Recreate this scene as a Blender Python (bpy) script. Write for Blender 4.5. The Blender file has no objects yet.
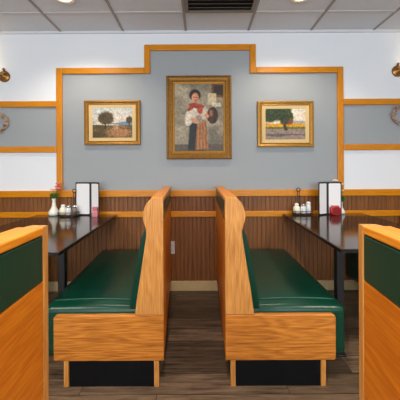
import bpy, bmesh, math, random
from mathutils import Vector, Matrix
PI = math.pi
scene = bpy.context.scene
COL = scene.collection
D = 2.62; S = 102.0; H = 1.157; F = D * S          # wall distance, px per metre on it, eye height, focal length in px

def px(x, y, d=D):
    """photo pixel at depth d -> (X, Z) in the room (the 0.3 degree camera roll taken out)"""
    xt = x - (y - 172) * .005; yt = y + (x - 200) * .005
    return (xt - 200) * d / F, H - (yt - 172) * d / F

def lin(r, g, b):
    f = lambda c: (c / 255 / 12.92) if c / 255 <= .04045 else ((c / 255 + .055) / 1.055) ** 2.4
    return (f(r), f(g), f(b), 1)

# ------------------------------------------------------------------ materials
def base_mat(name):
    m = bpy.data.materials.new(name); m.use_nodes = True
    nt = m.node_tree; b = nt.nodes['Principled BSDF']
    return m, nt, b

def plain(name, c, rough=.5, metal=0., spec=.5, emit=None, var=.0, vscale=40, bump=0., bscale=120, coat=0.):
    m, nt, b = base_mat(name)
    b.inputs['Base Color'].default_value = c
    b.inputs['Roughness'].default_value = rough
    b.inputs['Metallic'].default_value = metal
    b.inputs['Specular IOR Level'].default_value = spec
    b.inputs['Coat Weight'].default_value = coat
    tc = nt.nodes.new('ShaderNodeTexCoord')
    if var:
        n = nt.nodes.new('ShaderNodeTexNoise'); n.inputs['Scale'].default_value = vscale; n.inputs['Detail'].default_value = 4
        r = nt.nodes.new('ShaderNodeValToRGB')
        r.color_ramp.elements[0].position = .3; r.color_ramp.elements[1].position = .7
        r.color_ramp.elements[0].color = tuple(x * (1 - var) for x in c[:3]) + (1,)
        r.color_ramp.elements[1].color = tuple(min(1, x * (1 + var)) for x in c[:3]) + (1,)
        nt.links.new(tc.outputs['Object'], n.inputs['Vector']); nt.links.new(n.outputs['Fac'], r.inputs['Fac'])
        nt.links.new(r.outputs['Color'], b.inputs['Base Color'])
    if bump:
        n2 = nt.nodes.new('ShaderNodeTexNoise'); n2.inputs['Scale'].default_value = bscale; n2.inputs['Detail'].default_value = 3
        bp = nt.nodes.new('ShaderNodeBump'); bp.inputs['Strength'].default_value = bump; bp.inputs['Distance'].default_value = .004
        nt.links.new(tc.outputs['Object'], n2.inputs['Vector']); nt.links.new(n2.outputs['Fac'], bp.inputs['Height'])
        nt.links.new(bp.outputs['Normal'], b.inputs['Normal'])
    if emit:
        b.inputs['Emission Color'].default_value = emit[0]; b.inputs['Emission Strength'].default_value = emit[1]
    return m

def wood(name, light, dark, axis='X', rough=.38, ring=1.0, fine=1.0, tilt=0.):
    """oak: long fine pores plus wandering cathedral bands along one axis"""
    m, nt, b = base_mat(name)
    L = nt.links.new
    tc = nt.nodes.new('ShaderNodeTexCoord')
    def mapped(along, across):
        mp = nt.nodes.new('ShaderNodeMapping')
        s = [across] * 3; s['XYZ'.index(axis)] = along
        mp.inputs['Scale'].default_value = s
        if tilt: mp.inputs['Rotation'].default_value = (tilt, 0, 0)
        L(tc.outputs['Object'], mp.inputs['Vector']); return mp
    n1 = nt.nodes.new('ShaderNodeTexNoise'); n1.inputs['Scale'].default_value = 1; n1.inputs['Detail'].default_value = 5; n1.inputs['Roughness'].default_value = .65
    L(mapped(6, 150).outputs[0], n1.inputs['Vector'])
    n2 = nt.nodes.new('ShaderNodeTexNoise'); n2.inputs['Scale'].default_value = 1; n2.inputs['Detail'].default_value = 1
    L(mapped(1.6, 13).outputs[0], n2.inputs['Vector'])
    mu = nt.nodes.new('ShaderNodeMath'); mu.operation = 'MULTIPLY'; mu.inputs[1].default_value = 60
    L(n2.outputs['Fac'], mu.inputs[0])
    si = nt.nodes.new('ShaderNodeMath'); si.operation = 'SINE'; L(mu.outputs[0], si.inputs[0])
    a1 = nt.nodes.new('ShaderNodeMath'); a1.operation = 'MULTIPLY_ADD'; a1.inputs[1].default_value = .13 * ring; a1.inputs[2].default_value = 0
    L(si.outputs[0], a1.inputs[0])
    a2 = nt.nodes.new('ShaderNodeMath'); a2.operation = 'MULTIPLY_ADD'; a2.inputs[1].default_value = fine
    L(n1.outputs['Fac'], a2.inputs[0]); L(a1.outputs[0], a2.inputs[2])
    r = nt.nodes.new('ShaderNodeValToRGB')
    r.color_ramp.elements[0].position = .28; r.color_ramp.elements[1].position = .66
    r.color_ramp.elements[0].color = dark; r.color_ramp.elements[1].color = light
    L(a2.outputs[0], r.inputs['Fac']); L(r.outputs['Color'], b.inputs['Base Color'])
    b.inputs['Roughness'].default_value = rough; b.inputs['Specular IOR Level'].default_value = .4
    bp = nt.nodes.new('ShaderNodeBump'); bp.inputs['Strength'].default_value = .08; bp.inputs['Distance'].default_value = .002
    L(n1.outputs['Fac'], bp.inputs['Height']); L(bp.outputs['Normal'], b.inputs['Normal'])
    return m

def floor_mat():
    m, nt, b = base_mat('dark_plank_floor'); L = nt.links.new
    tc = nt.nodes.new('ShaderNodeTexCoord')
    br = nt.nodes.new('ShaderNodeTexBrick'); br.offset = .37; br.offset_frequency = 2
    for k, v in dict(Scale=1, **{'Mortar Size': .0018, 'Mortar Smooth': .1, 'Bias': 0, 'Brick Width': 1.1, 'Row Height': .145}).items():
        br.inputs[k].default_value = v
    br.inputs['Color1'].default_value = (.0, .0, .0, 1); br.inputs['Color2'].default_value = (1, 1, 1, 1); br.inputs['Mortar'].default_value = (0, 0, 0, 1)
    mp0 = nt.nodes.new('ShaderNodeMapping'); mp0.inputs['Location'].default_value = (.23, .06, 0)
    L(tc.outputs['Object'], mp0.inputs['Vector']); L(mp0.outputs[0], br.inputs['Vector'])
    mp = nt.nodes.new('ShaderNodeMapping'); mp.inputs['Scale'].default_value = (4, 55, 1)
    L(tc.outputs['Object'], mp.inputs['Vector'])
    n = nt.nodes.new('ShaderNodeTexNoise'); n.inputs['Scale'].default_value = 1; n.inputs['Detail'].default_value = 6; n.inputs['Roughness'].default_value = .7
    n.noise_dimensions = '4D'
    L(mp.outputs[0], n.inputs['Vector'])
    w = nt.nodes.new('ShaderNodeMath'); w.operation = 'MULTIPLY'; w.inputs[1].default_value = 40
    L(br.outputs['Color'], w.inputs[0]); L(w.outputs[0], n.inputs['W'])
    r = nt.nodes.new('ShaderNodeValToRGB'); e = r.color_ramp.elements
    e[0].position = .3; e[0].color = lin(46, 36, 29); e[1].position = .72; e[1].color = lin(156, 130, 106)
    L(n.outputs['Fac'], r.inputs['Fac'])
    hs = nt.nodes.new('ShaderNodeMix'); hs.data_type = 'RGBA'; hs.blend_type = 'MULTIPLY'; hs.inputs['Factor'].default_value = .6
    L(r.outputs['Color'], hs.inputs['A']); L(br.outputs['Color'], hs.inputs['B'])
    hm = nt.nodes.new('ShaderNodeMix'); hm.data_type = 'RGBA'
    L(br.outputs['Fac'], hm.inputs['Factor']); L(hs.outputs['Result'], hm.inputs['A']); hm.inputs['B'].default_value = lin(24, 20, 18)
    L(hm.outputs['Result'], b.inputs['Base Color'])
    b.inputs['Roughness'].default_value = .42; b.inputs['Specular IOR Level'].default_value = .4
    bp = nt.nodes.new('ShaderNodeBump'); bp.inputs['Strength'].default_value = .15; bp.inputs['Distance'].default_value = .002
    L(n.outputs['Fac'], bp.inputs['Height']); L(bp.outputs['Normal'], b.inputs['Normal'])
    return m

def bead_mat():
    m, nt, b = base_mat('walnut_beadboard'); L = nt.links.new
    tc = nt.nodes.new('ShaderNodeTexCoord')
    mp = nt.nodes.new('ShaderNodeMapping'); mp.inputs['Scale'].default_value = (90, 90, 3); L(tc.outputs['Object'], mp.inputs['Vector'])
    n = nt.nodes.new('ShaderNodeTexNoise'); n.inputs['Scale'].default_value = 1; n.inputs['Detail'].default_value = 4
    L(mp.outputs[0], n.inputs['Vector'])
    r = nt.nodes.new('ShaderNodeValToRGB'); e = r.color_ramp.elements
    e[0].position = .3; e[0].color = lin(108, 64, 28); e[1].position = .7; e[1].color = lin(144, 90, 42)
    L(n.outputs['Fac'], r.inputs['Fac']); L(r.outputs['Color'], b.inputs['Base Color'])
    b.inputs['Roughness'].default_value = .5
    return m

def paint_mat():
    m, nt, b = base_mat('oil_paint_canvas')
    a = nt.nodes.new('ShaderNodeAttribute'); a.attribute_name = 'paint'
    nt.links.new(a.outputs['Color'], b.inputs['Base Color'])
    b.inputs['Roughness'].default_value = .55
    return m

M = dict(
    white=plain('warm_white_wall_paint', lin(237, 241, 246), .7, bump=.06, bscale=160),
    grey=plain('grey_wall_paint', lin(161, 166, 169), .65, bump=.06, bscale=160),
    sidewall=plain('cream_side_wall_paint', lin(222, 214, 200), .7),
    trim=wood('honey_oak_trim', lin(230, 152, 16), lin(204, 124, 8), 'X', .35, .4, .8),
    trimv=wood('honey_oak_upright_trim', lin(230, 152, 16), lin(204, 124, 8), 'Z', .35, .4, .8),
    base=plain('tan_baseboard_paint', lin(205, 176, 128), .5, var=.06, vscale=12),
    bead=bead_mat(),
    oakv=wood('oak_upright_grain', lin(208, 150, 80), lin(156, 98, 42), 'Z', .45, .3, 1),
    oakx=wood('oak_level_grain', lin(204, 132, 52), lin(134, 74, 22), 'X', .42, .5, 1),
    oaky=wood('oak_long_grain', lin(232, 150, 40), lin(202, 118, 22), 'Y', .4, .35, .9),
    oakp=wood('oak_panel_grain', lin(210, 126, 26), lin(176, 94, 12), 'Y', .45, .4, .8, tilt=.5),
    green=plain('dark_green_vinyl', lin(7, 55, 42), .27, spec=.36, var=.12, vscale=9, bump=.12, bscale=260),
    piping=plain('green_vinyl_piping', lin(24, 78, 62), .35),
    black=plain('black_kick_laminate', lin(7, 11, 17), .5, spec=.2),
    table=plain('black_gloss_laminate', lin(48, 32, 22), .12, spec=.42, var=.25, vscale=60),
    tedge=plain('black_table_edge', lin(20, 19, 20), .25),
    bmetal=plain('black_painted_steel', lin(22, 24, 28), .35, spec=.6),
    floor=floor_mat(),
    ceil=plain('white_ceiling_tile', lin(214, 219, 226), .9, var=.04, vscale=90, bump=.25, bscale=220),
    grid=plain('grey_ceiling_grid', lin(150, 143, 136), .5),
    vent=plain('grey_vent_metal', lin(128, 122, 114), .45),
    ventdark=plain('dark_duct', lin(28, 26, 25), .8),
    gold=plain('gilt_frame', lin(158, 108, 30), .36, metal=.45, var=.18, vscale=60, bump=.3, bscale=160),
    gold_l=plain('pale_gilt_frame', lin(176, 126, 44), .36, metal=.4, var=.12, vscale=50, bump=.2, bscale=160),
    gold_d=plain('dark_gilt_frame', lin(138, 94, 28), .42, metal=.45, var=.3, vscale=70, bump=.5, bscale=140),
    liner=plain('cream_frame_liner', lin(222, 190, 130), .5),
    backing=plain('brown_frame_back', lin(60, 42, 26), .7),
    paint=paint_mat(),
    brass=plain('antique_brass', lin(150, 108, 58), .34, metal=.9),
    shade=plain('cream_glass_shade', lin(250, 232, 200), .4, emit=((1, .8, .5, 1), 2.0)),
    twig=plain('brown_twig', lin(188, 160, 138), .8, var=.3, vscale=80),
    berry=plain('dull_red_berry', lin(166, 96, 80), .5),
    wleaf=plain('dry_leaf', lin(178, 156, 124), .7),
    vase=plain('white_china', lin(236, 234, 222), .22),
    leaf=plain('flower_leaf', lin(52, 112, 44), .5),
    stem=plain('flower_stem', lin(80, 120, 50), .5),
    pink=plain('pink_petal', lin(226, 112, 112), .5),
    peach=plain('pale_peach_petal', lin(244, 208, 188), .5),
    yellow=plain('yellow_petal', lin(220, 190, 80), .5),
    paper=plain('white_menu_paper', lin(238, 238, 240), .45),
    cover=plain('black_menu_cover', lin(30, 28, 30), .4),
    red=plain('red_plastic', lin(186, 20, 28), .25),
    redd=plain('dark_red_plastic', lin(130, 14, 22), .3),
    packet=plain('pink_paper_packet', lin(196, 104, 116), .5),
    cream=plain('cream_jar', lin(238, 232, 210), .3),
    glass=plain('pale_glass_shaker', lin(226, 228, 232), .15),
    salt=plain('white_salt', lin(244, 243, 240), .4),
    chrome=plain('shaker_cap_steel', lin(200, 200, 202), .22, metal=.9),
    pepper=plain('dark_pepper', lin(120, 108, 98), .4),
    plate=plain('grey_outlet_plastic', lin(196, 198, 200), .4),
    slot=plain('dark_outlet_slot', lin(40, 40, 42), .5),
    lamp=plain('warm_lamp_lens', (1, .86, .62, 1), .4, emit=((1, .74, .38, 1), 9)),
    ring=plain('white_lamp_ring', lin(236, 226, 206), .4),
    winframe=plain('white_window_frame', lin(230, 230, 228), .4),
)

# ------------------------------------------------------------------ mesh helpers
def bx(bm, x0, x1, y0, y1, z0, z1, bev=0., seg=2, mi=0):
    t = bmesh.new()
    vs = [t.verts.new((x, y, z)) for x in (x0, x1) for y in (y0, y1) for z in (z0, z1)]
    for f in ((0, 1, 3, 2), (4, 6, 7, 5), (0, 4, 5, 1), (2, 3, 7, 6), (0, 2, 6, 4), (1, 5, 7, 3)):
        t.faces.new([vs[i] for i in f])
    bmesh.ops.recalc_face_normals(t, faces=t.faces)
    if bev:
        bmesh.ops.bevel(t, geom=list(t.edges), offset=bev, segments=seg, profile=.5, affect='EDGES')
    merge(bm, t, mi)

def merge(bm, t, mi=0):
    for f in t.faces: f.material_index = mi
    me = bpy.data.meshes.new('tmp'); t.to_mesh(me); t.free(); bm.from_mesh(me); bpy.data.meshes.remove(me)

def prism(bm, pts, a0, a1, plane='XZ', bev=0., seg=2, mi=0):
    """extrude a polygon given in a plane along the remaining axis"""
    t = bmesh.new()
    def P(u, v, w): return {'XZ': (u, w, v), 'YZ': (w, u, v), 'XY': (u, v, w)}[plane]
    lo = [t.verts.new(P(u, v, a0)) for u, v in pts]; hi = [t.verts.new(P(u, v, a1)) for u, v in pts]
    t.faces.new(lo); t.faces.new(hi)
    n = len(pts)
    for i in range(n): t.faces.new((lo[i], lo[(i + 1) % n], hi[(i + 1) % n], hi[i]))
    bmesh.ops.recalc_face_normals(t, faces=t.faces)
    if bev:
        caps = [e for e in t.edges if abs(P(0, 0, 1)[0] * (e.verts[0].co - e.verts[1].co).x + P(0, 0, 1)[1] * (e.verts[0].co - e.verts[1].co).y + P(0, 0, 1)[2] * (e.verts[0].co - e.verts[1].co).z) < 1e-6]
        bmesh.ops.bevel(t, geom=caps, offset=bev, segments=seg, profile=.5, affect='EDGES', clamp_overlap=True)
    merge(bm, t, mi)

def lathe(bm, prof, n=20, c=(0, 0, 0), axis='Z', mi=0, sq=None):
    t = bmesh.new(); rows = []
    for r, h in prof:
        row = []
        for i in range(n):
            a = 2 * PI * i / n
            p = (r * math.cos(a), r * math.sin(a), h)
            if axis == 'Y': p = (p[0], p[2], p[1])
            if axis == 'X': p = (p[2], p[0], p[1])
            row.append(t.verts.new((p[0] + c[0], p[1] + c[1], p[2] + c[2])))
        rows.append(row)
    for a, b in zip(rows, rows[1:]):
        for i in range(n): t.faces.new((a[i], a[(i + 1) % n], b[(i + 1) % n], b[i]))
    t.faces.new(rows[0]); t.faces.new(rows[-1])
    bmesh.ops.remove_doubles(t, verts=t.verts, dist=1e-6)
    bmesh.ops.recalc_face_normals(t, faces=t.faces)
    for f in t.faces: f.smooth = len(f.verts) == 4
    merge(bm, t, mi)

def tube(bm, path, r, n=8, closed=False, mi=0):
    t = bmesh.new(); path = [Vector(p) for p in path]; rows = []
    N = len(path)
    rr = r if isinstance(r, (list, tuple)) else [r] * N
    up = Vector((0, 0, 1))
    for i, p in enumerate(path):
        a = path[(i - 1) % N] if (i or closed) else p; b = path[(i + 1) % N] if (i < N - 1 or closed) else p
        d = (b - a).normalized()
        u = d.cross(up)
        if u.length < .05: u = d.cross(Vector((1, 0, 0)))
        u.normalize(); v = d.cross(u)
        rows.append([t.verts.new(p + (u * math.cos(2 * PI * k / n) + v * math.sin(2 * PI * k / n)) * rr[i]) for k in range(n)])
    pairs = list(zip(rows, rows[1:])) + ([(rows[-1], rows[0])] if closed else [])
    for a, b in pairs:
        for k in range(n): t.faces.new((a[k], a[(k + 1) % n], b[(k + 1) % n], b[k]))
    if not closed: t.faces.new(rows[0]); t.faces.new(rows[-1])
    bmesh.ops.recalc_face_normals(t, faces=t.faces)
    for f in t.faces: f.smooth = True
    merge(bm, t, mi)

def ball(bm, c, r, seg=10, sx=1, sy=1, sz=1, rot=None, mi=0):
    t = bmesh.new(); bmesh.ops.create_uvsphere(t, u_segments=seg, v_segments=max(5, seg // 2 + 1), radius=r)
    mt = Matrix.Diagonal((sx, sy, sz, 1))
    if rot: mt = rot @ mt
    bmesh.ops.transform(t, matrix=Matrix.Translation(c) @ mt, verts=t.verts)
    for f in t.faces: f.smooth = True
    merge(bm, t, mi)

def obj(name, bm, mat, parent=None, smooth=False):
    bmesh.ops.recalc_face_normals(bm, faces=bm.faces)
    me = bpy.data.meshes.new(name); bm.to_mesh(me); bm.free()
    for m in (mat if isinstance(mat, (list, tuple)) else [mat]): me.materials.append(m)
    if smooth:
        for p in me.polygons: p.use_smooth = True
    o = bpy.data.objects.new(name, me); COL.objects.link(o)
    if parent: o.parent = parent
    return o

def B(): return bmesh.new()

def tag(o, label, cat, group=None):
    o['label'] = label; o['category'] = cat
    if group: o['group'] = group
    return o

def thing(name, label, cat, loc=(0, 0, 0), rz=0., group=None):
    o = bpy.data.objects.new(name, None); COL.objects.link(o); o.empty_display_size = .1
    o.location = loc; o.rotation_euler = (0, 0, rz)
    return tag(o, label, cat, group)

def struct(name, bm, mat, parent=None):
    o = obj(name, bm, mat, parent); o['kind'] = 'structure'; return o

def copy_tree(o, parent=None):
    kids = [k for k in bpy.data.objects if k.parent == o]
    c = o.copy(); COL.objects.link(c)
    if parent: c.parent = parent
    for k in kids: copy_tree(k, c)
    return c

def shear(o, k):
    """skew a thing built along y so that its long sides run off square (its ends stay parallel to the wall)"""
    for c in bpy.data.objects:
        if c.parent == o:
            c.data.transform(Matrix(((1, k, 0, 0), (0, 1, 0, 0), (0, 0, 1, 0), (0, 0, 0, 1)))); shear(c, k)

def box_obj(name, args, mat, parent=None, bev=0.):
    b = B(); bx(b, *args, bev=bev); return obj(name, b, mat, parent)

# ------------------------------------------------------------------ the room
RX0, RX1, RY0, CZ = -3.1, 3.2, -3.4, H + (172 - 31.3) / S
b = B(); bx(b, RX0, RX1, RY0, D + .1, -.08, 0); struct('floor', b, M['floor'])

# back wall: one wall, white paint with grey painted fields (stepped middle field, a band on either side)
def PX(x, y): return px(x, y)
def PT(x, y): return px(x, y, D - .02)
mLo = PT(59, 130)[0]; mRo = PT(341, 130)[0]; mLi = PT(147, 58)[0]; mRi = PT(253, 58)[0]
zS = PT(200, 70)[1]; zT = PT(200, 47)[1]; zR = PX(200, 193.5)[1]
bLt, bLb = PT(28, 104)[1], PT(28, 149.5)[1]
bRt, bRb = PT(372, 101.5)[1], PT(372, 147)[1]
xs = sorted([RX0 - .1, mLo, mLi, mRi, mRo, RX1 + .1]); zs = sorted([-.08, zR, bLb, bRb, bLt, bRt, zS, zT, CZ + .1])
b = B(); vv = {}
for i, x in enumerate(xs):
    for k, z in enumerate(zs): vv[i, k] = b.verts.new((x, D, z))
for i in range(len(xs) - 1):
    for k in range(len(zs) - 1):
        f = b.faces.new((vv[i, k], vv[i + 1, k], vv[i + 1, k + 1], vv[i, k + 1]))
        x = (xs[i] + xs[i + 1]) / 2; z = (zs[k] + zs[k + 1]) / 2
        g = (mLo < x < mRo and zR < z < zS) or (mLi < x < mRi and zR < z < zT) or (x < mLo and bLb < z < bLt) or (x > mRo and bRb < z < bRt)
        f.material_index = 1 if g else 0
bx(b, RX0 - .1, RX1 + .1, D + .0005, D + .1, -.08, CZ + .1, mi=0)
struct('wall_back', b, [M['white'], M['grey']])

b = B(); bx(b, RX0 - .1, RX0, RY0, D, 0, CZ); struct('wall_left', b, M['sidewall'])
b = B(); bx(b, RX1, RX1 + .1, RY0, D, 0, CZ); struct('wall_right', b, M['sidewall'])
# front wall behind the viewer, with three windows that let the daylight in
wins = [(-2.7, -.95), (-.8, .8), (.95, 2.7)]
WZ0, WZ1 = .75, 2.2
b = B()
bx(b, RX0, RX1, RY0 - .12, RY0, 0, WZ0); bx(b, RX0, RX1, RY0 - .12, RY0, WZ1, CZ)
edges = [RX0] + [v for w in wins for v in w] + [RX1]
for i in range(0, len(edges), 2): bx(b, edges[i], edges[i + 1], RY0 - .12, RY0, WZ0, WZ1)
struct('wall_front', b, M['sidewall'])
for i, (a, c) in enumerate(wins):
    b = B(); w = .05
    for q in ((a, a + w, WZ0, WZ1), (c - w, c, WZ0, WZ1), (a, c, WZ0, WZ0 + w), (a, c, WZ1 - w, WZ1), ((a + c) / 2 - .02, (a + c) / 2 + .02, WZ0, WZ1)):
        bx(b, q[0], q[1], RY0 - .09, RY0 - .03, q[2], q[3])
    struct('window_%d' % (i + 1), b, M['winframe'])

# ceiling: lay-in tiles with their grid
b = B(); bx(b, RX0, RX1, RY0, D, CZ, CZ + .1); ceiling = struct('ceiling', b, M['ceil'])
gx = [-.132 + .61 * k for k in range(-5, 6)]; gy = [D - .317 - .61 * k for k in range(0, 10)]
b = B()
for x in gx:
    if RX0 < x < RX1: bx(b, x - .011, x + .011, RY0, D, CZ - .006, CZ + .002)
struct('ceiling_grid_runner', b, M['grid'], ceiling)
b = B()
for y in gy:
    if y > RY0: bx(b, RX0, RX1, y - .011, y + .011, CZ - .005, CZ + .002)
struct('ceiling_grid_cross', b, plain('pale_ceiling_grid', lin(206, 204, 202), .5), ceiling)
b = B(); bx(b, RX0, RX1, D - .02, D, CZ - .022, CZ); struct('trim_1', b, plain('pale_wall_angle', lin(222, 224, 228), .5))

# wainscot of tongue-and-groove boards, rails, baseboard
zc = PT(200, 190)[1], PT(200, 196.6)[1]; zl = PT(200, 211.3)[1], PT(200, 217)[1]; zb = PT(200, 281.2)[1]
pts = []; pitch = .042; x = RX0
while x < RX1 - pitch:
    pts += [(x + .002, D - .005), (x + .006, D - .010), (x + pitch - .006, D - .010), (x + pitch - .002, D - .005)]; x += pitch
pts += [(RX1, D - .004), (RX1, D), (RX0, D)]
b = B(); prism(b, pts, 0, zc[0] - .02, 'XY'); struct('trim_2', b, M['bead'])
b = B(); bx(b, RX0, RX1, D - .026, D, zc[1], zc[0], bev=.006); struct('trim_3', b, M['trim'])
b = B(); bx(b, RX0, RX1, D - .022, D, zl[1], zl[0], bev=.005); struct('trim_4', b, M['trim'])
b = B(); bx(b, RX0, RX1, D - .02, D, 0, zb, bev=.004); struct('baseboard_back', b, M['base'])

# stepped oak moulding round the grey field, and the rails of the side bands
w = .0295; yt = D - .02
n = 5
def hbar(x0, x1, z):
    global n; b = B(); bx(b, x0, x1, yt, D, z - w, z + w, bev=.007); struct('trim_%d' % n, b, M['trim']); n += 1
def vbar(x, z0, z1):
    global n; b = B(); bx(b, x - w, x + w, yt, D, z0, z1, bev=.007); struct('trim_%d' % n, b, M['trimv']); n += 1
vbar(mLo, zc[0], zS + w); vbar(mRo, zc[0], zS + w)
hbar(mLo + w, mLi - w, zS); hbar(mRi + w, mRo - w, zS)
vbar(mLi, zS - w, zT + w); vbar(mRi, zS - w, zT + w); hbar(mLi + w, mRi - w, zT)
for z in (bLt, bLb): hbar(RX0, mLo - w, z)
for z in (bRt, bRb): hbar(mRo + w, RX1, z)

# ------------------------------------------------------------------ ceiling fittings
vx0, vx1, vy0, vy1 = gx[5] + .011, gx[6] - .011, D - .317 - .61 + .011, D - .317 - .011
assert abs(gx[5] + .132) < 1e-6
v = thing('ceiling_vent', 'square grey metal air vent with dark louvres set in the ceiling', 'air vent', ((vx0 + vx1) / 2, (vy0 + vy1) / 2, CZ - .012))
hw, hd = (vx1 - vx0) / 2, (vy1 - vy0) / 2
b = B()
for q in ((-hw, -hw + .03, -hd, hd), (hw - .03, hw, -hd, hd), (-hw + .03, hw - .03, -hd, -hd + .03), (-hw + .03, hw - .03, hd - .02, hd)): bx(b, *q, -.004, .012)
obj('frame', b, M['vent'], v)
b = B(); bx(b, -hw + .01, hw - .01, -hd + .01, hd - .01, .0105, .012); obj('duct_opening', b, M['ventdark'], v)
k = -hd + .06
while k < hd - .03:
    b = B(); prism(b, [(k, -.006), (k + .004, -.006), (k + .022, .009), (k + .018, .009)], -hw + .03, hw - .03, 'YZ'); obj('louvre', b, M['vent'], v); k += .05

lamps = [(-1.06, 2.08), (.80, 2.08), (-1.9, .3), (-.1, .3), (1.7, .3), (-1.06, -1.5), (.81, -1.5)]
def downlight(x, y, label):
    t = thing('downlight', label, 'ceiling light', (x, y, CZ - .006), 0, 'recessed ceiling lights')
    b = B(); lathe(b, [(.062, .005), (.06, -.004), (.082, -.008), (.09, -.004), (.09, .005)], 28); obj('trim_ring', b, M['ring'], t)
    b = B(); lathe(b, [(.061, .004), (.061, -.002), (.03, -.004), (.001, -.004)], 28); obj('lens', b, M['lamp'], t)
    return t
downlight(*lamps[0], 'glowing recessed ceiling light left of the air vent')
downlight(*lamps[1], 'glowing recessed ceiling light right of the air vent')

# ------------------------------------------------------------------ booth benches
L = 1.15
PROF = [(0, .387), (.156, .387), (.150, .43), (.141, .50), (.122, .62), (.105, .73), (.094, .805), (.0925, .835), (.097, .858), (.1075, .89), (.1115, .915), (.108, .945), (.099, .972), (.088, .992), (.073, 1.008), (.056, 1.017), (.04, 1.02), (0, 1.02)]
def bench(s, name='booth_bench', **k):
    """s=+1: seat on the +x side of the back; x=0 is the aisle face of the back, y=0 the near end"""
    root = thing(name, **k)
    X = lambda p: [(s * u, v) for u, v in p]
    def R(x0, x1): return (min(s * x0, s * x1), max(s * x0, s * x1))
    e = .026
    for y0 in (0, L - e):
        b = B(); prism(b, X(PROF), y0, y0 + e, 'XZ', bev=.004); obj('end_panel', b, M['oakv'], root)
    # lower board across the end of the seat, outer corners rounded
    for y0 in (0, L - e):
        c = .02; z0, z1 = .141, .386; x1 = .595
        pts = [(0, z0), (x1 - c * .6, z0)] + [(x1 - c * .6 + c * .6 * math.sin(a), z0 + c * .6 - c * .6 * math.cos(a)) for a in (PI / 4, PI / 2)] + \
              [(x1 - c + c * math.cos(a), z1 - c + c * math.sin(a)) for a in (0, PI / 6, PI / 3, PI / 2)] + [(0, z1)]
        b = B(); prism(b, X(pts), y0, y0 + e, 'XZ', bev=.004); obj('seat_end_board', b, M['oakx'], root)
    # core of the back, its cap and the vinyl and oak of the aisle face
    b = B(); prism(b, X([(.012, .146), (.12, .146), (.118, .43), (.075, .80), (.078, .86), (.095, .90), (.095, .94), (.078, .985), (.05, 1.0), (.012, 1.0)]), e, L - e, 'XZ'); obj('back_core', b, M['oakp'], root)
    b = B(); x0, x1 = R(-.001, .068); bx(b, x0, x1, e, L - e, .999, 1.02, bev=.004); obj('top_cap', b, M['oaky'], root)
    b = B(); x0, x1 = R(.001, .012); bx(b, x0, x1, e, L - e, .141, .882, bev=.002); obj('aisle_panel', b, M['oakp'], root)
    b = B(); x0, x1 = R(.0005, .012); bx(b, x0, x1, e, L - e, .8825, .9975, bev=.004); obj('aisle_vinyl', b, M['green'], root)
    # padded back
    pad = [(.10, .41), (.19, .41), (.186, .45), (.176, .52), (.155, .63), (.137, .73), (.122, .80), (.108, .835), (.094, .85), (.075, .85)]
    b = B(); prism(b, X(pad), e + .001, L - e - .001, 'XZ', bev=.008); o = obj('back_cushion', b, M['green'], root)
    # seat cushion: softly crowned box with an apron at its front
    b = B(); nx, ny = 16, 26; t = B(); x0, x1, y0, y1, zt = .125, .666, e + .002, L - .004, .426
    bx(t, x0, x1, y0, y1, .14, zt - .012, bev=.028, seg=4)
    bmesh.ops.subdivide_edges(t, edges=[q for q in t.edges if q.calc_length() > .06], cuts=14, use_grid_fill=True)
    for q in t.verts:
        if q.co.z > .3:
            u = (q.co.x - x0) / (x1 - x0); w_ = (q.co.y - y0) / (y1 - y0)
            cr = min(1, max(0, math.sin(PI * max(0, min(1, u))))) ** .5 * min(1, max(0, 1 - abs(2 * w_ - 1) ** 8))
            q.co.z += .020 * cr * (q.co.z - .3) / .12
        q.co.x *= s
    merge(b, t); seat = obj('seat_cushion', b, M['green'], root, smooth=True)
    b = B(); yy = y0 + .075
    tube(b, [(s * (x0 + (x1 - x0) * q / 16), yy, zt - .012 + .02 * max(0, math.sin(PI * q / 16)) ** .5 * (1 - abs(2 * .095 - 1) ** 8) * .95) for q in range(2, 16)], .0035, 6); obj('seam', b, M['piping'], seat)
    # base
    b = B(); x0, x1 = R(.054, .51); bx(b, x0, x1, .006, L - .03, 0, .1405); obj('kick_base', b, M['black'], root)
    for (u0, u1) in ((.027, .0535), (.515, .541)):
        b = B(); x0, x1 = R(u0, u1); bx(b, x0, x1, .002, .034, 0, .1405, bev=.002); obj('base_post', b, M['oakv'], root)
        b = B(); bx(b, x0 + .004, x1 - .004, .034, L - .03, 0, .1405); obj('base_skirt', b, M['black'], root)
    return root

d1 = 1.438
G = 'green vinyl booth benches'
bl = bench(-1, label='green vinyl oak booth bench left of the aisle, its whole near end in view', cat='booth bench', loc=((163 - 200) * d1 / F, d1, 0), rz=0, group=G); shear(bl, -.074)
br = bench(1, label='green vinyl oak booth bench right of the aisle, its whole near end in view', cat='booth bench', loc=((224.7 - 200) * d1 / F, d1, 0), rz=0, group=G); shear(br, .018)
# the row nearer the viewer: only its backs show
fl = copy_tree(bl); fl['label'] = 'oak booth bench back with dark green strip cut off by left edge of the photo'
dn = .70; aL = -.018; eL = .056
p = Vector(((48 - 200) * dn / F, dn)); fl.location = (p.x + eL * L, p.y - L * math.cos(aL), 0); fl.rotation_euler.z = aL
fr = copy_tree(br); fr['label'] = 'oak booth bench back with dark green strip cut off by right edge of the photo'
aR = -.079; eR = .097
p = Vector(((357.2 - 200) * dn / F, dn)); fr.location = (p.x - eR * L, p.y - L * math.cos(aR), 0); fr.rotation_euler.z = aR
# benches across the tables
ol = copy_tree(br); ol['label'] = 'booth bench on far side of left table, mostly hidden by the near booth back'
ol.location = (-2.16, 1.42, 0); ol.rotation_euler.z = .0
orr = copy_tree(bl); orr['label'] = 'booth bench on far side of right table, glimpsed under the tabletop'
orr.location = (2.125, 1.44, 0); orr.rotation_euler.z = -.03

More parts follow.
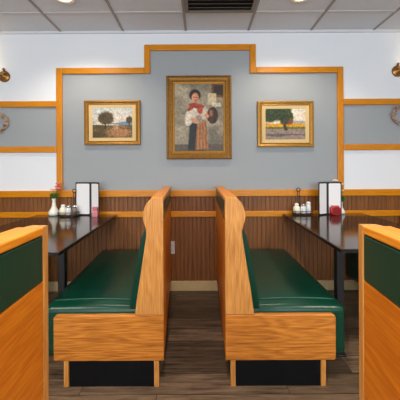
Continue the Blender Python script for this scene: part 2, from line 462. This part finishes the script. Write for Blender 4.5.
# ------------------------------------------------------------------ tables
def table(s, loc, k, label, legx, legy):
    """x=0 is the edge over the bench beside the aisle, y=0 the front"""
    W, LT = .77, 2.594 - loc[1]
    t = thing('booth_table', label, 'table', loc, 0, 'black booth tables')
    def R(x0, x1): return (min(s * x0, s * x1), max(s * x0, s * x1))
    b = B(); x0, x1 = R(0.003, W); bx(b, x0, x1, .003, LT, .731, .75, bev=.003); obj('tabletop', b, M['table'], t)
    b = B(); x0, x1 = R(0, .004); bx(b, x0, x1, .0, LT, .730, .7485, bev=.001)
    x0, x1 = R(.004, W); bx(b, x0, x1, .0, .004, .730, .7485, bev=.001); obj('edge_band', b, M['tedge'], t)
    for u in (legx, W - legx):
        b = B(); x0, x1 = R(u - .024, u + .024); bx(b, x0, x1, legy - .024, legy + .024, .012, .729, bev=.006); g = obj('leg', b, M['bmetal'], t)
        b = B(); x0, x1 = R(u - .032, u + .032); bx(b, x0, x1, legy - .032, legy + .032, 0, .013, bev=.003); obj('foot_plate', b, M['bmetal'], g)
        b = B(); x0, x1 = R(u - .06, u + .06); bx(b, x0, x1, legy - .06, legy + .06, .722, .7315, bev=.002); obj('mounting_plate', b, M['bmetal'], g)
    b = B(); x0, x1 = R(.1, W - .1); bx(b, x0, x1, LT - .035, LT - .005, .67, .7305); obj('wall_cleat', b, M['bmetal'], t)
    shear(t, k)
    return t
table(-1, (-.724, 1.366, 0), -.069, 'glossy black booth table holding the flower vase, left of the aisle', .182, .45)
table(1, (.733, 1.395, 0), .056, 'glossy black booth table holding the red packet dish, right of the aisle', .128, .3)
TZ = .7502

# ------------------------------------------------------------------ things on the tables
def at(x, d):                                          # photo column at depth d on the tabletop -> room point
    return Vector(((x - .21 - 200) * d / F, d, TZ)), d / F

def vase(p, k, label, flowers, s=1.0):
    t = thing('flower_vase', label, 'vase', p)
    b = B(); lathe(b, [(.030 * s, 0), (.045 * s, .004 * s), (.051 * s, .020 * s), (.047 * s, .040 * s), (.032 * s, .064 * s), (.020 * s, .090 * s), (.016 * s, .128 * s), (.0155 * s, .15 * s), (.020 * s, .166 * s), (.016 * s, .166 * s), (.0125 * s, .15 * s), (.012 * s, .12 * s)], 24); obj('vase_body', b, M['vase'], t)
    for i, (dx, dy, z, mat, r) in enumerate(flowers):
        b = B(); tube(b, [(0, 0, .03 * s), (dx * .2, dy * .2, .16 * s), (dx * .7, dy * .7, z * .8), (dx, dy, z)], .002, 6); st = obj('stem', b, M['stem'], t)
        b = B(); rnd = random.Random(i)
        for ring, (nn, rr, tilt) in enumerate(((5, r * .55, .9), (6, r * .8, .5), (7, r, .2))):
            for q in range(nn):
                a = 2 * PI * q / nn + ring * .4
                rot = Matrix.Rotation(a, 4, 'Z') @ Matrix.Rotation(-tilt, 4, 'Y')
                c = Vector((dx, dy, z)) + Vector((math.cos(a), math.sin(a), 0)) * rr * .45 * math.cos(tilt) + Vector((0, 0, r * .35 * math.sin(tilt)))
                ball(b, c, rr * .52, 8, 1.0, .8, .5, rot)
        obj('blossom', b, mat, st)
    b = B()
    for q in range(9):
        a = q * 2.4; r0 = .014 * s; z = .165 * s + .006 * (q % 4)
        c0 = Vector((math.cos(a) * r0, math.sin(a) * r0, z)); tip = c0 + Vector((math.cos(a) * .022, math.sin(a) * .032, .022 + .014 * (q % 3)))
        mid = (c0 + tip) / 2; side = Vector((-math.sin(a), math.cos(a), 0)) * .016
        vs = [b.verts.new(v_) for v_ in (c0, mid + side, tip, mid - side, mid + Vector((0, 0, .004)))]
        for i, j in ((0, 1), (1, 2), (2, 3), (3, 0)): b.faces.new((vs[i], vs[j], vs[4]))
    o = obj('leaves', b, M['leaf'], t); sm = o.modifiers.new('thick', 'SOLIDIFY'); sm.thickness = .0015
    return t
p, k = at(54, 2.543)
vase(p, k, 'white bud vase with pink flowers on the left table', [(.046, .0, .300, M['pink'], .030), (.052, -.012, .252, M['pink'], .034), (.010, -.014, .250, M['peach'], .036), (-.022, .0, .212, M['yellow'], .016), (.026, .012, .272, M['pink'], .024)], .97)
p, k = at(341.2, 2.556); p.y -= .0
vase(p, k, 'small white bud vase half hidden behind menus on the right table', [(-.055, .0, .315, M['peach'], .03), (.018, .0, .28, M['peach'], .02), (-.015, .0, .25, M['pink'], .016), (.01, -.005, .22, M['peach'], .016)], .7)

def menu(p, angL, angR, wl, wr, h, label):
    """an opened black-edged menu standing on its lower edges; spine at the origin"""
    t = thing('standing_menu', label, 'menu', p)
    b = B(); bx(b, -.012, .012, -.004, .006, 0, h, bev=.002); obj('spine', b, M['cover'], t)
    for side, ang, w_ in ((-1, angL, wl), (1, angR, wr)):
        mt = Matrix.Rotation(ang, 4, 'Z')
        b = B(); x0, x1 = sorted((side * .008, side * (w_ + .008)))
        bx(b, x0, x1, -.002, .003, .0, h, bev=.001); bmesh.ops.transform(b, matrix=mt, verts=b.verts)
        lf = obj('menu_leaf', b, M['cover'], t)
        b = B(); c = .010; x0, x1 = x0 + (.006 if side > 0 else .010), x1 - (.010 if side > 0 else .006); z0, z1 = .012, h - .014
        pts = []
        for cx, cz, a0 in ((x1 - c, z1 - c, 0), (x0 + c, z1 - c, PI / 2), (x0 + c, z0 + c, PI), (x1 - c, z0 + c, 1.5 * PI)):
            pts += [(cx + c * math.cos(a0 + q * PI / 6), cz + c * math.sin(a0 + q * PI / 6)) for q in range(4)]
        prism(b, pts, -.0035, -.0015, 'XZ'); bmesh.ops.transform(b, matrix=mt, verts=b.verts)
        obj('menu_page', b, M['paper'], lf)
    return t
p, k = at(91, 2.545); menu(p, -.1, -.55, .145, .112, .315, 'black edged white menu standing open on the left table beside the pink packets')
p, k = at(327.2, 2.52); menu(p, .5, -.1, .112, .122, .308, 'black edged white menu standing open on the right table behind the red dish')

def caddy(p, jars, label, desc, hz):
    t = thing('wire_caddy', label, 'condiment caddy', p)
    b = B(); sq = lambda v: abs(v) ** .5 * (1 if v > 0 else -1)
    for z in (.012, .036):
        tube(b, [(sq(math.cos(a)) * .094, sq(math.sin(a)) * .046, z) for a in [2 * PI * q / 28 for q in range(28)]], .0026, 6, closed=True)
    for a in (PI / 4, 3 * PI / 4, 5 * PI / 4, 7 * PI / 4):
        x_, y_ = sq(math.cos(a)) * .094, sq(math.sin(a)) * .046; tube(b, [(x_, y_, 0.0026), (x_, y_, .036)], .0026, 6)
    tube(b, [(-.094, 0, .012), (.094, 0, .012)], .0026, 6); tube(b, [(0, -.046, .012), (0, .046, .012)], .0026, 6)
    obj('wire_rack', b, M['bmetal'], t)
    b = B(); hx, hy = desc
    tube(b, [(hx - .008, hy, .012), (hx - .008, hy, hz - .03)], .003, 6); tube(b, [(hx + .008, hy, .012), (hx + .008, hy, hz - .03)], .003, 6)
    tube(b, [(hx + .017 * math.cos(a), hy, hz - .017 + .017 * math.sin(a)) for a in [2 * PI * q / 18 for q in range(18)]], .0042, 7, closed=True)
    obj('loop_handle', b, M['bmetal'], t)
    for (dx, dy, kind, lab) in jars:
        q = thing({'cream': 'creamer_jar', 'salt': 'salt_shaker', 'pepper': 'pepper_shaker', 'sugar': 'sugar_shaker'}[kind], lab, {'cream': 'jar', 'salt': 'salt shaker', 'pepper': 'pepper shaker', 'sugar': 'sugar shaker'}[kind], (p.x + dx, p.y + dy, p.z + .0152))
        if kind == 'cream':
            b = B(); lathe(b, [(.024, 0), (.032, .006), (.034, .034), (.030, .056), (.021, .067), (.017, .0725)], 20); obj('jar_body', b, M['cream'], q)
            b = B(); lathe(b, [(.018, .073), (.019, .079), (.017, .089), (.01, .093), (.004, .094)], 18); obj('lid', b, M['salt'], q)
        else:
            hh = {'salt': .068, 'pepper': .066, 'sugar': .084}[kind]; r = .0245 if kind != 'sugar' else .022
            b = B(); lathe(b, [(r * .85, 0), (r, .004), (r, hh * .6), (r * .86, hh)], 16); obj('glass_body', b, M['glass'] if kind != 'pepper' else M['pepper'], q)
            b = B(); lathe(b, [(r * .9, hh + .0005), (r * .92, hh + .01), (r * .7, hh + .02), (r * .25, hh + .024)], 16); obj('cap', b, M['chrome'] if kind != 'sugar' else M['salt'], q)
p, k = at(68.7, 2.50)
caddy(p, [(-.052, 0, 'cream', 'squat cream jar in the wire caddy on the left table'), (.004, -.012, 'salt', 'glass salt shaker with steel cap in the left table caddy'), (.055, .0, 'pepper', 'dark pepper shaker with steel cap in the left table caddy')], 'black wire caddy with a loop handle beside the vase on the left table', (.034, .042), .25)
p, k = at(302.5, 2.52)
caddy(p, [(-.055, 0, 'cream', 'squat cream jar in the wire caddy on the right table'), (.002, -.014, 'salt', 'glass salt shaker with steel cap in the right table caddy'), (.056, 0, 'sugar', 'tall pale sugar shaker with white cap in the right table caddy')], 'black wire caddy with a loop handle beside the menus on the right table', (-.022, .042), .25)

# red packet dish before the right menus, pink packets before the left menus
p, k = at(335.1, 2.485)
t = thing('packet_dish', 'small red oval packet dish standing against the right table menus', 'packet dish', p)
b = B()
def oval(rx, rz, cz, n_=28, e=2.8):
    r_ = []
    for q in range(n_):
        a = 2 * PI * q / n_; c, s_ = math.cos(a), math.sin(a)
        r_.append((rx * abs(c) ** (2 / e) * (1 if c > 0 else -1), cz + rz * abs(s_) ** (2 / e) * (1 if s_ > 0 else -1)))
    return r_
prism(b, oval(.048, .041, .0415), -.02, .014, 'XZ', bev=.005); obj('dish_body', b, M['red'], t)
b = B(); prism(b, oval(.036, .03, .0415), -.0225, -.0195, 'XZ', bev=.001); obj('dish_front', b, M['redd'], t)
b = B(); bx(b, -.036, .036, -.012, .008, .08, .0885, bev=.001); obj('packets', b, M['packet'], t)

p, k = at(95.2, 2.466)
t = thing('packet_holder', 'small pink rack of pink sweetener packets before the left table menus', 'packet holder', p)
b = B(); bx(b, -.026, .026, -.018, .018, 0, .05, bev=.003); obj('rack', b, plain('pink_clear_plastic', lin(206, 132, 142), .2), t)
for q in range(5):
    b = B(); bx(b, -.022, .022, -.0145 + q * .006, -.0105 + q * .006, .0501, .084 + .003 * (q % 3), bev=.0006); obj('packet', b, M['packet'], t)

# ------------------------------------------------------------------ pictures
def noise2(x, y, seed=0):
    def h(i, j):
        n_ = (i * 374761393 + j * 668265263 + seed * 1442695) & 0xffffffff
        n_ = ((n_ ^ (n_ >> 13)) * 1274126177) & 0xffffffff
        return ((n_ ^ (n_ >> 16)) & 0xffff) / 65535
    i, j = math.floor(x), math.floor(y); u, v_ = x - i, y - j
    u = u * u * (3 - 2 * u); v_ = v_ * v_ * (3 - 2 * v_)
    return (h(i, j) * (1 - u) + h(i + 1, j) * u) * (1 - v_) + (h(i, j + 1) * (1 - u) + h(i + 1, j + 1) * u) * v_
def fbm(x, y, s=0): return (noise2(x, y, s) + .5 * noise2(2 * x, 2 * y, s + 1) + .25 * noise2(4 * x, 4 * y, s + 2)) / 1.75
def mix(a, c, t): t = max(0, min(1, t)); return tuple(a[i] * (1 - t) + c[i] * t for i in range(3))
def ell(u, v_, cu, cv, ru, rv, rot=0.):
    x, y = u - cu, v_ - cv; c, s = math.cos(rot), math.sin(rot)
    return math.hypot((x * c + y * s) / ru, (-x * s + y * c) / rv)
def soft(d_, e=.12): return max(0, min(1, (1 - d_) / e + .5))

def orchard(u, v_):                                      # v down
    n_ = fbm(u * 9, v_ * 9, 3); f_ = fbm(u * 30, v_ * 30, 5)
    c = mix((204, 206, 202), (236, 214, 190), v_ * 1.6 + .9 * (n_ - .5)); c = mix(c, (170, 182, 192), (.35 - u) * 1.2 + 1.6 * (n_ - .5))
    c = mix(c, (130, 150, 168), soft(abs(v_ - .53) / (.05 + .03 * math.sin(u * 9)), .5) if u > .4 else 0)
    if v_ > .58 + .03 * (n_ - .5):
        c = mix((150, 122, 66), (84, 70, 34), f_ * 1.4); c = mix(c, (150, 126, 60), (n_ - .4))
        c = mix(c, mix((212, 164, 124), (164, 116, 80), f_ * 1.2), .85 * soft(ell(u, v_, .66 + .1 * (n_ - .5), .84, .30, .20) + 1.1 * (f_ - .5), .5)); c = mix(c, (206, 168, 130), .7 * soft(ell(u, v_, .58, .66, .08, .07) + (f_ - .5), .5)); c = mix(c, (84, 66, 36), .8 * soft(ell(u, v_, .12, .9, .2, .1) + (f_ - .5), .5))
    for cu, cv, ru, rv in ((.33, .34, .19, .21), (.24, .36, .1, .14), (.42, .40, .1, .12), (.93, .40, .09, .11)):
        a = soft(ell(u, v_, cu, cv, ru, rv) + .5 * (f_ - .5), .3)
        c = mix(c, mix((126, 96, 44), (66, 58, 38), f_ * 1.3), a)
    for cu, w_, a0, b0 in ((.32, .02, .5, .72), (.92, .012, .48, .6)):
        if a0 < v_ < b0: c = mix(c, (60, 44, 32), soft(abs(u - cu) / w_, .5))
    if u < .3 and .56 < v_ < .75: c = mix(c, (96, 84, 40), soft(ell(u, v_, .1, .62, .2, .08) + .6 * (f_ - .5), .4))
    return c
def fieldtree(u, v_):
    n_ = fbm(u * 8, v_ * 8, 11); f_ = fbm(u * 28, v_ * 28, 13)
    c = mix((226, 220, 206), (238, 216, 190), v_ * 2 + (n_ - .5))
    if .40 < v_ < .5: c = mix(c, (150, 168, 178), .8 * (u > .55))
    if .47 + .02 * n_ < v_ < .68: c = mix(mix((226, 178, 42), (206, 148, 40), f_), (106, 116, 44), soft(abs(v_ - .64) / .05, .5) * (.5 + f_))
    if v_ >= .66: c = mix(mix((182, 162, 148), (140, 122, 114), f_), (112, 102, 96), soft(ell(u, v_, .3, .86, .25, .05), .5) + (.9 if abs(v_ - .82 - .05 * n_) < .02 else 0))
    for cu, cv, ru, rv in ((.22, .17, .3, .22), (.5, .25, .18, .26), (.1, .3, .16, .14), (.6, .3, .1, .2), (.36, .06, .3, .14)):
        c = mix(c, mix((98, 116, 50), (30, 44, 22), f_ * 1.5 - .1), soft(ell(u, v_, cu, cv, ru, rv) + .45 * (f_ - .5), .3))
    if .3 < v_ < .72: c = mix(c, mix((96, 70, 50), (60, 50, 40), f_), soft(abs(u - .5 - .02 * math.sin(v_ * 20)) / (.035 + .06 * max(0, v_ - .6)), .5))
    if .55 < u < .72 and .3 < v_ < .55: c = mix(c, (160, 84, 38), soft(ell(u, v_, .63, .42, .06, .1) + .8 * (f_ - .5), .5) * .7)
    return c
def portrait(u, v_):
    n_ = fbm(u * 5, v_ * 7, 21); f_ = fbm(u * 24, v_ * 32, 23)
    c = mix((128, 120, 104), (188, 176, 152), n_ * 1.5 - .25 + .35 * (.45 - u) + .4 * (f_ - .5)); c = mix(c, (112, 104, 94), (v_ - .55) * 1.1)
    def over(col, a): 
        nonlocal c; c = mix(c, col, a)
    if v_ > .9: over((92, 82, 72), .8)
    if u > .76 and v_ < .2: over(mix((70, 48, 34), (40, 30, 26), f_) if (u > .8 and .02 < v_ < .17) else (120, 84, 40), 1)
    over(mix((222, 208, 176), (198, 182, 150), f_), soft(max(abs(u - .77) / .09, abs(v_ - .22) / .09), .15) * (0 if v_ < .14 else .9))
    over((216, 204, 180), soft(max(abs(u - .86) / .09, abs(v_ - .31) / .03), .2) * .8)
    # dark skirt, striped apron
    over(mix((48, 50, 46), (30, 34, 36), f_), soft(max(abs(u - .45) / (.13 + .1 * (v_ - .5)), abs(v_ - .76) / .23), .12))
    over(mix((190, 140, 92), (140, 94, 60), .5 + .35 * math.sin(u * 95 + n_ * 6) + .7 * (f_ - .5)), soft(max(abs(u - .555) / (.085 + .11 * max(0, v_ - .5)), abs(v_ - .765) / .215), .12))
    # blouse and sleeves
    over(mix((236, 226, 208), (196, 184, 168), f_ * 1.1), soft(ell(u, v_, .45, .44, .17, .15), .15))
    over(mix((242, 234, 216), (200, 188, 172), f_ * 1.1), soft(ell(u, v_, .30, .50, .09, .13, .35), .15))
    over(mix((236, 226, 208), (190, 178, 162), f_ * 1.1), soft(ell(u, v_, .60, .43, .09, .09, -.5), .15))
    over(mix((150, 132, 116), (120, 92, 80), f_ * 1.2), soft(ell(u, v_, .50, .52, .07, .06) + .5 * (f_ - .5), .5) * .6)
    # copper bowl held at the hip, hands
    over(mix((116, 76, 48), (52, 36, 26), f_ * 1.3), soft(ell(u, v_, .78, .47, .115, .125), .12)); over((196, 134, 92), soft(ell(u, v_, .75, .44, .04, .05), .9) * .7)
    over((206, 150, 116), soft(ell(u, v_, .40, .545, .07, .03, .3), .3)); over((206, 150, 116), soft(ell(u, v_, .66, .47, .05, .03, .5), .3))
    # head, hair, kerchief
    over(mix((62, 44, 34), (36, 28, 24), f_), soft(ell(u, v_, .42, .165, .115, .085), .15)); over(mix((222, 168, 134), (196, 134, 102), (u - .38) * 6), soft(ell(u, v_, .425, .205, .075, .075), .15))
    over((206, 150, 120), soft(max(abs(u - .43) / .035, abs(v_ - .29) / .03), .3))
    over((70, 46, 36), soft(ell(u, v_, .395, .2, .014, .008), .6)); over((70, 46, 36), soft(ell(u, v_, .455, .2, .014, .008), .6)); over((178, 92, 80), soft(ell(u, v_, .425, .243, .02, .008), .6))
    over(mix((198, 104, 70), (148, 58, 38), f_ * 1.4), max(soft(ell(u, v_, .45, .325, .16, .038, .1), .25), soft(ell(u, v_, .52, .385, .055, .065, -.3), .3), soft(ell(u, v_, .35, .345, .1, .032, -.6), .3)))
    return c

def picture(name_label, x0, x1, y0, y1, ix0, ix1, iy0, iy1, fn, mats, steps, nu, nv):
    a0, zt_ = PX(x0, y0); a1, zb_ = PX(x1, y1); p0, pzt = PX(ix0, iy0); p1, pzb = PX(ix1, iy1)
    cx, cz = (a0 + a1) / 2, (zt_ + zb_) / 2; hw_, hh_ = (a1 - a0) / 2, (zt_ - zb_) / 2
    pw, ph = (p1 - p0) / 2, (pzt - pzb) / 2
    t = thing('framed_painting', name_label, 'painting', (cx, D, cz), 0, 'framed paintings on the grey wall')
    # mitred frame rings: (fraction from outside 0 .. picture 1, depth towards the room)
    rings = {}
    def ring(b, f0, d0, f1, d1_, n_=1):
        def cor(f): 
            w_ = hw_ + (pw - hw_) * f; h_ = hh_ + (ph - hh_) * f; return [(-w_, -h_), (w_, -h_), (w_, h_), (-w_, h_)]
        A, C = cor(f0), cor(f1)
        va = [b.verts.new((x_, -d0, z_)) for x_, z_ in A]; vc = [b.verts.new((x_, -d1_, z_)) for x_, z_ in C]
        for i in range(4): b.faces.new((va[i], va[(i + 1) % 4], vc[(i + 1) % 4], vc[i]))
    names = []
    for nm, mat, prof in steps:
        b = B()
        for (f0, d0), (f1, d1_) in zip(prof, prof[1:]): ring(b, f0, d0, f1, d1_)
        bmesh.ops.remove_doubles(b, verts=b.verts, dist=1e-6)
        o = obj(nm, b, mat, t)
    b = B(); bx(b, -hw_ + .012, hw_ - .012, -.006, 0, -hh_ + .012, hh_ - .012); obj('back_board', b, M['backing'], t)
    b = B(); g = {}
    for i in range(nu + 1):
        for j in range(nv + 1): g[i, j] = b.verts.new((-pw + 2 * pw * i / nu, -.0105, ph - 2 * ph * j / nv))
    for i in range(nu):
        for j in range(nv): b.faces.new((g[i, j], g[i, j + 1], g[i + 1, j + 1], g[i + 1, j]))
    bx(b, -pw, pw, -.010, -.0065, -ph, ph)
    o = obj('canvas', b, M['paint'], t); me = o.data
    at_ = me.color_attributes.new('paint', 'FLOAT_COLOR', 'POINT')
    for i_, vtx in enumerate(me.vertices):
        u = (vtx.co.x + pw) / (2 * pw); v_ = (ph - vtx.co.z) / (2 * ph)
        cc = fn(u, v_); g_ = sum(cc) / 3; k_ = .80 + .40 * fbm(u * nu * .45, v_ * nv * .45, 41); cc = [255 * max(0, min(1, k_ * (g_ + 1.12 * (q - g_)) / 255)) ** 1.15 for q in cc]; at_.data[i_].color = lin(*cc)
    return t
small = lambda g: [('frame', g, [(0, 0), (0, .018), (.06, .026), (.22, .028), (.34, .022), (.42, .020), (.5, .023), (.56, .016), (.56, .008)]),
                   ('liner', M['liner'], [(.56, .0155), (.98, .012), (1.0, .0106), (1.0, .006)])]
picture('gold framed painting of a brown tree and path, left of the portrait', 84.7, 140.8, 101.0, 145, 93, 132.6, 107.8, 137.4, orchard, None, small(M['gold']), 72, 54)
picture('gold framed painting of a big green tree by yellow field, right of the portrait', 257, 313.2, 101.6, 147, 264.9, 304.7, 109.2, 139.6, fieldtree, None, small(M['gold_l']), 72, 54)
big = [('frame', M['gold_d'], [(0, 0), (0, .022), (.08, .034), (.2, .036), (.3, .03), (.55, .024), (.62, .026), (.70, .026), (.76, .02), (.76, .008)]),
       ('liner', M['gold_l'], [(.76, .0195), (.97, .013), (1.0, .0106), (1.0, .006)])]
picture('tall gold framed portrait of a person in red kerchief, centre of grey wall', 166.5, 231.5, 76.4, 159, 175.2, 223.8, 84.4, 150.8, portrait, None, big, 90, 126)

# ------------------------------------------------------------------ sconces, wreaths, outlet
def sconce(x, y, s, label):
    X_, Z_ = PX(x, y)
    t = thing('wall_sconce', label, 'wall lamp', (X_, D, Z_), 0, 'brass wall sconces')
    b = B(); lathe(b, [(.056, 0), (.056, -.006), (.05, -.012), (.04, -.013), (.034, -.020), (.018, -.026), (.012, -.034), (.004, -.036)], 28, axis='Y'); obj('backplate', b, M['brass'], t)
    b = B(); tube(b, [(0, -.03, 0), (s * .01, -.06, -.012), (s * .05, -.085, -.02), (s * .09, -.09, .0), (s * .11, -.09, .035)], .0065, 8); obj('arm', b, M['brass'], t)
    b = B(); lathe(b, [(.008, .02), (.026, .028), (.028, .034), (.012, .04), (.012, .075), (.008, .078)], 16, c=(s * .11, -.09, 0)); obj('candle_cup', b, M['brass'], t)
    b = B(); lathe(b, [(.014, .079), (.035, .09), (.045, .12), (.04, .155), (.052, .185), (.049, .185), (.037, .155), (.042, .12), (.032, .093), (.012, .083)], 20, c=(s * .11, -.09, 0)); obj('glass_shade', b, M['shade'], t)
    b = B(); lathe(b, [(.005, .05), (.010, .056), (.012, .066), (.009, .076), (.003, .08)], 12, c=(0, -.012, 0)); obj('finial', b, M['brass'], t)
sconce(4.6, 76.6, -1, 'round brass wall sconce at the left edge above the wreath')
sconce(397.3, 71.2, 1, 'round brass wall sconce at the right edge above the wreath')

def wreath(x, y, R_, label, seed):
    X_, Z_ = PX(x, y); rnd = random.Random(seed)
    t = thing('twig_wreath', label, 'wreath', (X_, D - .0135, Z_), 0, 'twig wreaths')
    b = B()
    for q in range(7):
        ph_ = rnd.random() * 6; rr = R_ * (1 + rnd.uniform(-.09, .09)); m_ = rnd.choice((3, 4, 5))
        tube(b, [((rr + .007 * math.sin(m_ * a + ph_)) * math.cos(a), .009 * math.cos(m_ * a + ph_), (rr + .007 * math.sin(m_ * a + ph_)) * math.sin(a)) for a in [2 * PI * i / 40 for i in range(40)]], .0042, 5, closed=True)
    for q in range(34):
        a = rnd.random() * 2 * PI; l = rnd.uniform(.02, .045); da = a + rnd.choice((-1, 1)) * rnd.uniform(.3, 1.1)
        p_ = Vector((R_ * math.cos(a), rnd.uniform(-.012, .006), R_ * math.sin(a))); tube(b, [p_, p_ + Vector((l * math.cos(da), -.008, l * math.sin(da)))], [.0028, .0012], 5)
    obj('twig_ring', b, M['twig'], t)
    b = B(); tube(b, [(0, .0135, R_ - .012), (0, -.018, R_ - .009)], .0025, 8); obj('nail', b, M['bmetal'], t)
    b = B(); ball(b, (0, 0, 0), .007, 8); first = obj('berry', b, M['berry'], t)
    for q in range(18):
        o = first if q == 0 else first.copy()
        if q: COL.objects.link(o); o.parent = t
        a = rnd.random() * 2 * PI; r_ = R_ + rnd.uniform(-.018, .022); o.location = (r_ * math.cos(a), -.014 - rnd.random() * .006, r_ * math.sin(a))
    b = B()
    for q in range(26):
        a = rnd.random() * 2 * PI; r_ = R_ + rnd.uniform(-.02, .026); ball(b, (r_ * math.cos(a), -.012, r_ * math.sin(a)), .012, 8, 1, .25, .45, Matrix.Rotation(rnd.random() * 6, 4, 'Y'))
    obj('dry_leaves', b, M['wleaf'], t)
wreath(.2, 123, .076, 'twig wreath on grey band cut by the left edge of the photo', 1)
wreath(399.5, 115.5, .076, 'twig wreath on grey band cut by the right edge of the photo', 2)

X_, Z_ = PX(171.2, 247.3)
t = thing('wall_outlet', 'grey wall outlet low on the wainscot beside the left booth back', 'outlet', (X_, D - .010, Z_))
b = B(); bx(b, -.036, .036, -.007, 0, -.062, .062, bev=.003); obj('cover_plate', b, M['plate'], t)
for z in (-.026, .026):
    b = B(); bx(b, -.017, .017, -.009, -.0065, z - .016, z + .016, bev=.001); s_ = obj('socket', b, M['plate'], t)
    b = B()
    for q in (-.007, .007): bx(b, q - .0015, q + .0015, -.0096, -.0088, z - .004, z + .008)
    obj('slots', b, M['slot'], s_)

# ------------------------------------------------------------------ light
def area(name, loc, rot, sx, sy, power, col, spread=PI):
    l = bpy.data.lights.new(name, 'AREA'); l.shape = 'RECTANGLE'; l.size = sx; l.size_y = sy; l.energy = power; l.color = col; l.spread = spread
    o = bpy.data.objects.new(name, l); COL.objects.link(o); o.location = loc; o.rotation_euler = rot; return o
for i, (a, c) in enumerate(wins):
    area('window_daylight', ((a + c) / 2, RY0 + .01, (WZ0 + WZ1) / 2), (PI / 2, 0, 0), c - a - .1, WZ1 - WZ0 - .1, 48, (.80, .90, 1.0))
for x, y in lamps:
    l = bpy.data.lights.new('downlight_bulb', 'SPOT'); l.energy = 32 if y > 2 else 120; l.color = (1, .88, .72); l.spot_size = 2.4; l.spot_blend = .6; l.shadow_soft_size = .06
    o = bpy.data.objects.new('downlight_bulb', l); COL.objects.link(o); o.location = (x, y, CZ - .03)
wd = bpy.data.worlds.new('daylight'); scene.world = wd; wd.use_nodes = True
wd.node_tree.nodes['Background'].inputs[0].default_value = (.75, .86, 1, 1); wd.node_tree.nodes['Background'].inputs[1].default_value = 1.2

# ------------------------------------------------------------------ camera
cam = bpy.data.cameras.new('camera'); co = bpy.data.objects.new('camera', cam); COL.objects.link(co)
cam.sensor_width = 36; cam.lens = F / 400 * 36; cam.shift_y = -.07; cam.clip_start = .02
co.location = (0, 0, H)
co.rotation_euler = (Matrix.Rotation(PI / 2, 4, 'X') @ Matrix.Rotation(math.radians(-.29), 4, 'Z')).to_euler()
scene.camera = co
vs = scene.view_settings
scene.display_settings.display_device = 'sRGB'
vs.view_transform = 'Standard'; vs.look = 'None'; vs.gamma = 1; vs.use_curve_mapping = False; vs.exposure = 0.12
